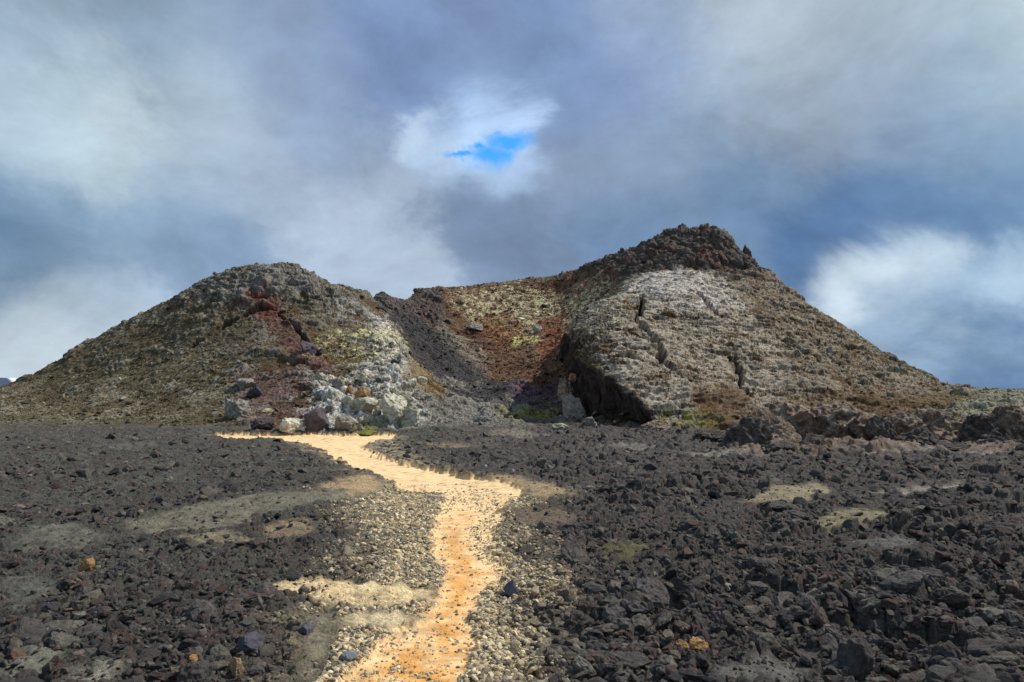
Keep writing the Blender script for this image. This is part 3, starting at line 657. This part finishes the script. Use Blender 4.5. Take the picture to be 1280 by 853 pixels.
# ------------------------------------------------------------------ boulders and crags with a look of their own
def boulder(name, u, v, wpx, hpx, label, cat, mat, seed=1, lvl=5, cuts=12, rough=.16, craggy=.17, depth=1.0, Y=None, rot=0, group=None, tilt=(0, 0), sink=.1, cutd=(.42, .85)):
    """u, v = centre of its foot; wpx, hpx = size read off the photo, turned into metres at its real distance"""
    sink = sink + (.3 if Y is None else 0)
    if Y is None: x, y = hit(u, v)
    else: x, y, _ = P(u, v, Y)
    z = float(ground_z(np.array([x]), np.array([y]))[0]) if Y is None else P(u, v, Y)[2]
    vv, f = rock_shape(seed, lvl, cuts, rough, 1.0, craggy, cutd)
    vv = vv - (vv.max(0) + vv.min(0)) / 2; vv = vv / ((vv.max(0) - vv.min(0)) / 2)
    W_ = .88 * wpx / F * y / 2; H_ = .9 * hpx / F * y / 2
    vv = vv * (W_, W_ * depth, H_ * (1 + sink)); 
    o = link(name, mesh_np(name, vv, f, mat, smooth=True)); o.location = (x, y + W_ * depth * .3, z + H_ * (1 - sink)); o.rotation_euler = (tilt[0], tilt[1], rot)
    o['label'] = label; o['category'] = cat
    if group: o['group'] = group
    return o
b_grey = rock_mat('lichened_grey', (100, 92, 88), (150, 142, 130), 3.2, 1.0, .06, lichen=(170, 168, 152))
b_dark = rock_mat('dark_mauve', (58, 53, 56), (98, 90, 94), 3.2, 1.0, .06)
b_white = rock_mat('whitened', (138, 130, 114), (212, 206, 190), 3.2, 1.0, .06, lichen=(150, 148, 90))
b_brown = rock_mat('brown_crag', (84, 66, 56), (154, 132, 112), 3.0, 1.0, .16, lichen=(186, 176, 156))
b_black = rock_mat('black_crag', (54, 48, 46), (96, 86, 80), 3.0, 1.0, .12, lichen=(124, 116, 104))
b_orange = rock_mat('orange_crag', (120, 76, 40), (170, 122, 78), 3.0, 1.0, .06, lichen=(176, 160, 130))
b_peak = rock_mat('peak_crag', (56, 50, 48), (88, 76, 70), 1.6, 1.0, .15, lichen=(104, 98, 88))
b_moss = rock_mat('mossy', (98, 100, 36), (140, 142, 52), 5, 1.0, .05)
B = boulder
B('boulder', 295, 523, 40, 30, 'round grey lichened boulder perched alone on the brown lower left slope', 'boulder', b_grey, 1, Y=None)
B('boulder', 327, 538, 34, 16, 'low dark mauve boulder at the left end of the row at the slope foot', 'boulder', b_dark, 2)
B('boulder', 364, 539, 38, 18, 'pale lichened boulder between the two dark boulders at the slope foot', 'boulder', b_white, 3)
B('boulder', 394, 538, 36, 32, 'tall blackish mauve boulder in the row at the path end', 'boulder', b_dark, 4)
B('boulder', 430, 538, 28, 20, 'round mid grey boulder right of the tall blackish boulder', 'boulder', b_grey, 5)
B('boulder', 332, 524, 18, 8, 'small flat pale stone lying above the low dark mauve boulder', 'boulder', b_white, 6, lvl=4)
B('boulder', 318, 500, 26, 18, 'mauve boulder half buried up the slope above the round grey one', 'boulder', b_dark, 7, lvl=4)
B('boulder', 306, 488, 26, 14, 'light grey boulder half buried in the left slope above the mauve one', 'boulder', b_grey, 8, lvl=4)
B('boulder', 382, 448, 28, 16, 'shiny dark violet slab sticking out below the red scoria streak', 'boulder', b_dark, 9, lvl=4, tilt=(0, .5))
B('boulder', 452, 522, 46, 18, 'flat pale grey ledge above the green moss at the slope foot', 'boulder', b_white, 10)
B('moss_cushion', 455, 540, 34, 7, 'bright green moss cushion at the end of the clay path', 'moss', b_moss, 11, lvl=4, craggy=.06)
B('boulder', 450, 507, 20, 26, 'orange stained jagged rock standing in the white scree', 'boulder', b_orange, 12, tilt=(0, .4))
B('boulder', 438, 492, 16, 14, 'small ochre knob in the white scree beside the orange rock', 'boulder', b_orange, 13, lvl=4)
B('boulder', 490, 532, 40, 36, 'white crusted crag ending the pale scree at its right foot', 'boulder', b_white, 14, craggy=.2)
B('boulder', 510, 534, 34, 26, 'cream crusted rock leaning on the white crag beside the path', 'boulder', b_white, 15, craggy=.2)
B('boulder', 718, 524, 34, 30, 'lone grey boulder before the dark recess of the cliff', 'boulder', b_grey, 16, craggy=.14)
B('boulder', 737, 536, 26, 16, 'small grey boulder at the foot of the lone grey one', 'boulder', b_grey, 17)
B('boulder', 708, 500, 26, 26, 'brown crag under the left corner of the cliff', 'boulder', b_brown, 18, craggy=.2)
B('boulder', 716, 478, 12, 10, 'small rust orange rock inside the cliff shadow', 'boulder', b_orange, 19, lvl=4)
B('boulder', 700, 538, 26, 12, 'pale low rock at the edge of the lava left of the cliff', 'boulder', b_white, 20, lvl=4)
B('boulder', 818, 540, 50, 14, 'long low brown rock at the lower corner of the pale cliff slab', 'boulder', b_brown, 21)
B('boulder', 575, 380, 16, 8, 'dark block on the rusty back wall of the crater', 'boulder', b_brown, 22, lvl=4)
B('boulder', 593, 412, 26, 10, 'grey ledge sticking out low on the rusty back wall', 'boulder', b_grey, 23, lvl=4)
B('boulder', 672, 415, 14, 12, 'small grey block beside the bright rust patch', 'boulder', b_grey, 24, lvl=4)
# broken blocks hanging in the shadow of the slab's undercut edge
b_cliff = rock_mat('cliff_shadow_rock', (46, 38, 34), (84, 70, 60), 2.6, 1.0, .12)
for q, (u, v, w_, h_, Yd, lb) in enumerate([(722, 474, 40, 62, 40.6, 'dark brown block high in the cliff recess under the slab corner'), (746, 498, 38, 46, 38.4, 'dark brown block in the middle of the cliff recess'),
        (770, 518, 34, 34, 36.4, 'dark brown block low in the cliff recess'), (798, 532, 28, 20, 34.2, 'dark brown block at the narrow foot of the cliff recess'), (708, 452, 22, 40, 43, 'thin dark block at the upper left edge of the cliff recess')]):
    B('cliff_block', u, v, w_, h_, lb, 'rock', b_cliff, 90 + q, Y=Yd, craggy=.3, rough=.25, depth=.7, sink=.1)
rq = np.random.default_rng(8)
for q in range(26):
    u = rq.uniform(398, 528); v = rq.uniform(478, 534) - max(0, (430 - u)) * .2
    sz = rq.uniform(8, 19)
    B('boulder', u, v, sz * rq.uniform(.9, 1.5), sz * rq.uniform(.6, 1), 'pale crusted angular rock jutting from the white scree at the path end', 'boulder', (b_white, b_white, b_grey)[q % 3], 130 + q, lvl=4, craggy=.2,
      group='pale rocks in the white scree', rot=rq.uniform(0, 3))
# crest rocks
B('rock_pinnacle', 934, 337, 17, 36, 'thin dark rock pinnacle standing on the right skyline below the summit', 'pinnacle', b_peak, 31, Y=60.6, depth=1.0, craggy=.12, sink=.1, lvl=4)
B('crest_rock', 956, 345, 20, 14, 'dark leaning crest rock just right of the pinnacle', 'rock', b_peak, 32, Y=60.0, craggy=.22, tilt=(0, .5), sink=.3)
B('summit_crag', 853, 300, 26, 26, 'dark knob forming the highest point of the summit', 'crag', b_peak, 33, Y=62.6, craggy=.25, sink=.35)
B('summit_crag', 887, 302, 56, 24, 'broad reddish dark crag right of the highest knob', 'crag', b_peak, 34, Y=62.3, craggy=.2, sink=.35)
B('crest_rock', 520, 366, 10, 7, 'tiny dark rock on the saddle skyline between both peaks', 'rock', b_peak, 35, Y=68, craggy=.2, lvl=4)
# ragged low outcrop on the right: crags of its own
OUT = [(938, 566, 44, 40, 20.6, b_black), (968, 560, 50, 40, 22, b_brown), (1002, 556, 56, 46, 23, b_brown), (1046, 560, 64, 48, 23, b_brown), (1020, 572, 40, 26, 20.2, b_black), (1084, 558, 46, 36, 23, b_brown),
       (1106, 560, 34, 34, 22, b_black), (1130, 560, 42, 38, 23.2, b_brown), (1165, 558, 50, 40, 23.4, b_brown), (1150, 566, 40, 28, 21, b_black), (1200, 556, 48, 32, 24, b_brown), (1232, 558, 52, 34, 23, b_black),
       (1270, 556, 54, 42, 23, b_brown), (1255, 568, 60, 20, 20, b_black), (976, 576, 44, 22, 18.8, b_black), (890, 552, 40, 14, 25, b_black), (1190, 570, 44, 16, 20.4, b_black), (1085, 572, 44, 16, 20.2, b_black)]
OL = ['black crag at the left end of the low outcrop', 'brown crag second from the left end of the low outcrop', 'pale topped brown crag above the widest cave of the outcrop', 'largest brown crag in the low outcrop',
      'black rock in front of the widest cave of the outcrop', 'slanting reddish brown crag at the middle of the outcrop', 'black upright block in the middle of the outcrop', 'brown crag right of the black upright block',
      'tall brown crag below the grassy brown hollow', 'black block at the foot of the tall brown crag', 'brown crag between the hollow and the arched rock', 'black arched crag near the right end of the outcrop',
      'brown crag at the far right end of the outcrop', 'long flat black rock along the foot of the arched crag', 'black rubble block before the left part of the outcrop', 'low black rock left of the outcrop by the moss',
      'low black rock under the crag by the hollow', 'low black rock under the slanting reddish crag']
for q, ((u, v, w_, h_, Yd, mt), lb) in enumerate(zip(OUT, OL)):
    B('outcrop_crag', u, v + 3, w_ * 1.5, h_ * 1.4, lb, 'crag', mt, 60 + q, Y=Yd, craggy=.26, cuts=7, rough=.25, sink=.2, depth=.9, rot=q * .3, group='crags of the low outcrop')
# stones with a look of their own in the foreground
s_black = rock_mat('blue_black_block', (38, 40, 52), (66, 66, 80), 20, .6, .006, rough=.6)
s_orange = rock_mat('ochre_block', (142, 104, 64), (178, 140, 92), 24, 1, .01)
s_blue = rock_mat('blue_grey_stone', (90, 96, 104), (120, 124, 130), 24, .8, .01)
s_violet = rock_mat('violet_slab', (64, 63, 70), (94, 91, 96), 24, .9, .01)
s_pink = rock_mat('pinkish_stone', (138, 112, 90), (176, 150, 120), 24, .9, .01)
s_rust = rock_mat('rusty_slab', (76, 58, 48), (104, 84, 68), 24, .9, .01)
s_white = rock_mat('white_stone', (200, 196, 180), (226, 222, 208), 24, .6, .01)
S = lambda *a, **k_: boulder(*a, lvl=4, **k_)
S('rock', 637, 748, 24, 17, 'blue-black angular block lying on the gravel right of the path', 'rock', s_black, seed=41, cuts=14, rough=.03, craggy=0, cutd=(.4, .7), tilt=(0, -.5))
S('rock', 873, 808, 24, 18, 'larger ochre rock of the pair in the dark clinker', 'rock', s_orange, seed=42, tilt=(0, .4))
S('rock', 853, 812, 20, 15, 'smaller ochre rock left of its larger twin', 'rock', s_orange, seed=43)
S('rock', 108, 715, 20, 16, 'rounded mustard coloured stone among dark rubble on the left', 'rock', s_orange, seed=44)
S('rock', 433, 822, 26, 14, 'blue-grey stone in the pale gravel left of the path', 'rock', s_blue, seed=45)
S('rock', 311, 820, 40, 22, 'jagged violet grey slab at the lower left', 'rock', s_violet, seed=46)
S('rock', 296, 838, 20, 20, 'pinkish stone below the jagged violet slab', 'rock', s_pink, seed=47)
S('rock', 318, 840, 30, 14, 'dark slab under the jagged violet one', 'rock', m_dark, seed=48)
S('rock', 378, 794, 26, 16, 'violet grey rock at the edge of the tan gravel', 'rock', s_violet, seed=49)
S('rock', 16, 830, 34, 14, 'rusty brown slab resting on the pale slab in the corner', 'rock', s_rust, seed=50)
S('rock', 238, 830, 18, 8, 'small yellowish flat stone at the lower left', 'rock', s_orange, seed=51)
S('rock', 114, 800, 36, 24, 'big dark tilted slab in the left rubble', 'rock', m_dark, seed=52, tilt=(0, -.4))
S('rock', 238, 775, 40, 16, 'long dark tilted slab in the left rubble', 'rock', m_dark, seed=53, tilt=(0, -.5))
S('rock', 1025, 782, 30, 26, 'reddish brown upright chunk near the lower right', 'rock', m_brownr, seed=54)
S('rock', 1075, 845, 50, 52, 'tall dark jagged block at the bottom of the clinker', 'rock', m_dark, seed=55)
S('rock', 1185, 850, 40, 40, 'dark block beside the black hole at lower right', 'rock', m_dark, seed=56)
S('rock', 960, 808, 44, 26, 'humped dark rock with pale top near the lower right', 'rock', m_greyr, seed=57)
S('rock', 676, 836, 16, 12, 'tan stone at the outer edge of the right gravel', 'rock', s_pink, seed=58)
S('rock', 808, 612, 16, 12, 'black block on the plain midway to the cliff', 'rock', m_dark, seed=59)
S('rock', 607, 586, 4, 4, 'small white stone left of its twin beyond the path bend', 'rock', s_white, seed=57)
S('rock', 641, 598, 4, 5, 'small white stone on the tan hump at the path bend', 'rock', s_white, seed=56)

# ------------------------------------------------------------------ sun and sky
SUN_AZ, SUN_EL = radians(68), radians(50)     # right of the view direction, a little beyond the hill
sd = np.array([sin(SUN_AZ) * cos(SUN_EL), cos(SUN_AZ) * cos(SUN_EL), sin(SUN_EL)])
L = bpy.data.lights.new('sun', 'SUN'); L.energy = 4.2; L.angle = radians(.5); L.color = (1, .95, .87)
so = bpy.data.objects.new('sun', L); C.collection.objects.link(so)
from mathutils import Vector
so.rotation_euler = Vector(-sd).to_track_quat('-Z', 'Y').to_euler()

w = bpy.data.worlds.new('World'); C.world = w; w.use_nodes = True; nt = w.node_tree; nt.nodes.clear(); NN, LL = nt.nodes, nt.links
out = NN.new('ShaderNodeOutputWorld'); bg = NN.new('ShaderNodeBackground'); bg.inputs['Strength'].default_value = .1; LL.new(bg.outputs[0], out.inputs[0])
sky = NN.new('ShaderNodeTexSky'); sky.sky_type = 'NISHITA'; sky.sun_disc = False; sky.sun_elevation = SUN_EL; sky.sun_rotation = SUN_AZ; sky.ozone_density = 3.0; sky.air_density = 1.0; sky.dust_density = .2
tc = NN.new('ShaderNodeTexCoord')
def math_(op, a, b=None, c3=None, clamp=False):
    m = NN.new('ShaderNodeMath'); m.operation = op; m.use_clamp = clamp
    for i, q in enumerate((a, b, c3)):
        if q is None: continue
        if hasattr(q, 'links'): LL.new(q, m.inputs[i])
        else: m.inputs[i].default_value = q
    return m.outputs[0]
def vmath(op, a, b=None, s=None):
    m = NN.new('ShaderNodeVectorMath'); m.operation = op
    for i, q in enumerate((a, b)):
        if q is None: continue
        if hasattr(q, 'links'): LL.new(q, m.inputs[i])
        else: m.inputs[i].default_value = q
    if s is not None:
        if hasattr(s, 'links'): LL.new(s, m.inputs['Scale'])
        else: m.inputs['Scale'].default_value = s
    return m
def noise(vec, scale, detail, rough=.55, dist=0.0):
    t = NN.new('ShaderNodeTexNoise'); t.inputs['Scale'].default_value = scale; t.inputs['Detail'].default_value = detail; t.inputs['Roughness'].default_value = rough; t.inputs['Distortion'].default_value = dist
    LL.new(vec, t.inputs['Vector']); return t
D = tc.outputs['Generated']
sep = NN.new('ShaderNodeSeparateXYZ'); LL.new(D, sep.inputs[0])
azn = math_('ARCTAN2', sep.outputs[0], sep.outputs[1]); eln = math_('ARCSINE', sep.outputs[2])
com = NN.new('ShaderNodeCombineXYZ'); LL.new(azn, com.inputs[0]); LL.new(eln, com.inputs[1])
# warp the cloud pattern so that its edges billow
st = vmath('MULTIPLY', D, (1.0, 1.0, 1.5)).outputs[0]
wn = noise(st, 3.0, 9, .62, .3); wv_ = vmath('SUBTRACT', wn.outputs['Color'], (.5, .5, .5)).outputs[0]; wv_ = vmath('MULTIPLY', wv_, (.34, .24, 0)).outputs[0]
pw = vmath('ADD', com.outputs[0], wv_).outputs[0]
def azel(u, v):
    d = ray(u, v); d = d / np.linalg.norm(d); return atan2(d[0], d[1]), math.asin(d[2])
LOBES = [  # where in the sky, how wide, colour of the cloud there
    (30, 20, 150, 152, 168, 186), (0, 110, 90, 200, 216, 230), (100, 170, 110, 216, 228, 232), (150, 130, 50, 226, 234, 238), (70, 110, 40, 214, 228, 238), (60, 80, 90, 178, 196, 212), (0, 290, 120, 112, 140, 170), (90, 300, 100, 118, 142, 168), (60, 390, 80, 222, 230, 236), (150, 375, 70, 196, 208, 222), (10, 450, 80, 214, 222, 230),
    (210, 60, 130, 140, 158, 178), (240, 150, 110, 186, 196, 206), (200, 250, 110, 150, 172, 198), (280, 300, 90, 138, 158, 184), (320, 200, 80, 172, 184, 200), (350, 80, 120, 138, 152, 178), (420, 280, 80, 186, 196, 212), (420, 170, 80, 160, 176, 202),
    (500, 80, 110, 128, 148, 186), (560, 40, 110, 134, 152, 186), (500, 220, 70, 178, 190, 208), (480, 340, 70, 182, 192, 208), (600, 165, 75, 200, 222, 252), (660, 215, 60, 182, 202, 232), (545, 160, 34, 214, 228, 246), (660, 150, 45, 200, 220, 248), (680, 60, 110, 130, 150, 186), (760, 110, 90, 128, 146, 182),
    (590, 280, 80, 124, 140, 166), (660, 300, 80, 122, 138, 164), (760, 220, 90, 142, 156, 180), (800, 40, 110, 158, 172, 196), (860, 200, 90, 142, 160, 184), (900, 120, 100, 170, 182, 200), (960, 40, 120, 184, 192, 202), (920, 270, 90, 122, 146, 178),
    (1050, 120, 120, 160, 172, 190), (1080, 30, 130, 176, 186, 196), (1100, 230, 90, 112, 142, 182), (1180, 270, 90, 104, 134, 172), (1040, 310, 80, 96, 128, 170), (1240, 170, 110, 132, 160, 192), (1260, 60, 110, 200, 212, 216), (1180, 130, 100, 146, 166, 192),
    (1090, 370, 55, 226, 234, 242), (1150, 350, 50, 214, 226, 236), (1200, 345, 30, 150, 178, 206), (1240, 350, 40, 190, 206, 222), (1260, 350, 60, 178, 198, 218), (1160, 400, 60, 172, 192, 214), (1220, 435, 60, 124, 148, 178), (1270, 470, 60, 92, 118, 152), (1180, 465, 50, 104, 130, 164), (1130, 440, 50, 160, 180, 204), (780, 310, 70, 122, 146, 178)]
sumc = None; sumw = None
for (u, v, s, r0_, g0_, b0_) in LOBES:
    a0, e0_ = azel(u, v); s = s / F * .57
    d = vmath('DISTANCE', pw, (a0, e0_, 0)).outputs['Value']
    q = math_('MULTIPLY', d, 1 / s); q = math_('MULTIPLY', q, q); wgt = math_('EXPONENT', math_('MULTIPLY', q, -1.0)); 
    cc_ = vmath('SCALE', tuple(float(t) for t in lin((r0_, g0_, b0_))), None, wgt).outputs[0]
    sumc = cc_ if sumc is None else vmath('ADD', sumc, cc_).outputs[0]
    sumw = wgt if sumw is None else math_('ADD', sumw, wgt)
# elsewhere: plain grey-blue overcast
base_w = .02
sumc = vmath('ADD', sumc, tuple(float(t) * base_w for t in lin((150, 166, 188)))).outputs[0]; sumw = math_('ADD', sumw, base_w)
cloud = vmath('SCALE', sumc, None, math_('DIVIDE', 1.0, sumw)).outputs[0]
n1 = noise(vmath('ADD', st, (3.1, .4, 1.7)).outputs[0], 3.4, 10, .64, .35)
n2 = noise(st, 7, 8, .62, .3)
mod = math_('ADD', math_('MULTIPLY', math_('SUBTRACT', n1.outputs['Fac'], .5), 1.0), math_('MULTIPLY', math_('SUBTRACT', n2.outputs['Fac'], .5), .6))
mod = math_('ADD', 1.0, mod)
cloud = vmath('SCALE', cloud, None, mod).outputs[0]
cloud = vmath('MULTIPLY', cloud, (9.1, 9.9, 10.3)).outputs[0]
# the gap in the cloud where the blue shows
gapn = noise(vmath('ADD', D, (.31, .2, .5)).outputs[0], 15, 9, .66, .3); gv_ = vmath('MULTIPLY', vmath('SUBTRACT', gapn.outputs['Color'], (.5, .5, .5)).outputs[0], (.085, .07, 0)).outputs[0]
gp_ = vmath('ADD', com.outputs[0], gv_).outputs[0]
gl = None
for gu, gvv, rx_, ry_ in ((610, 192, 27, 15), (634, 175, 24, 13), (574, 191, 20, 5), (597, 180, 15, 6)):
    ha, he_ = azel(gu, gvv)
    gd = vmath('SUBTRACT', gp_, (ha, he_, 0)).outputs[0]; gd = vmath('MULTIPLY', gd, (F / rx_, F / ry_, 0)).outputs[0]; q = vmath('LENGTH', gd).outputs['Value']
    gl = q if gl is None else math_('MINIMUM', gl, q)
mr = NN.new('ShaderNodeMapRange'); mr.interpolation_type = 'SMOOTHSTEP'; mr.inputs['From Min'].default_value = .2; mr.inputs['From Max'].default_value = 1.7; mr.inputs['To Min'].default_value = 0; mr.inputs['To Max'].default_value = 1; LL.new(gl, mr.inputs['Value'])
mx = NN.new('ShaderNodeMix'); mx.data_type = 'RGBA'; LL.new(mr.outputs[0], mx.inputs[0])
skb = vmath('MULTIPLY', sky.outputs[0], (.45, 1.5, 2.1)).outputs[0]
LL.new(skb, mx.inputs[6]); LL.new(cloud, mx.inputs[7]); LL.new(mx.outputs[2], bg.inputs[0])
w.cycles.sampling_method = 'MANUAL'; w.cycles.sample_map_resolution = 512

# ------------------------------------------------------------------ camera
cam = bpy.data.cameras.new('camera'); co = bpy.data.objects.new('camera', cam); C.collection.objects.link(co)
cam.sensor_width = 36; cam.lens = F / 1280 * 36; cam.clip_end = 20000; cam.clip_start = .05
co.location = (0, 0, EYE); co.rotation_euler = (pi / 2 + PITCH, 0, 0); C.camera = co
C.view_settings.view_transform = 'Standard'; C.view_settings.look = 'None'; C.view_settings.exposure = 0; C.view_settings.gamma = 1
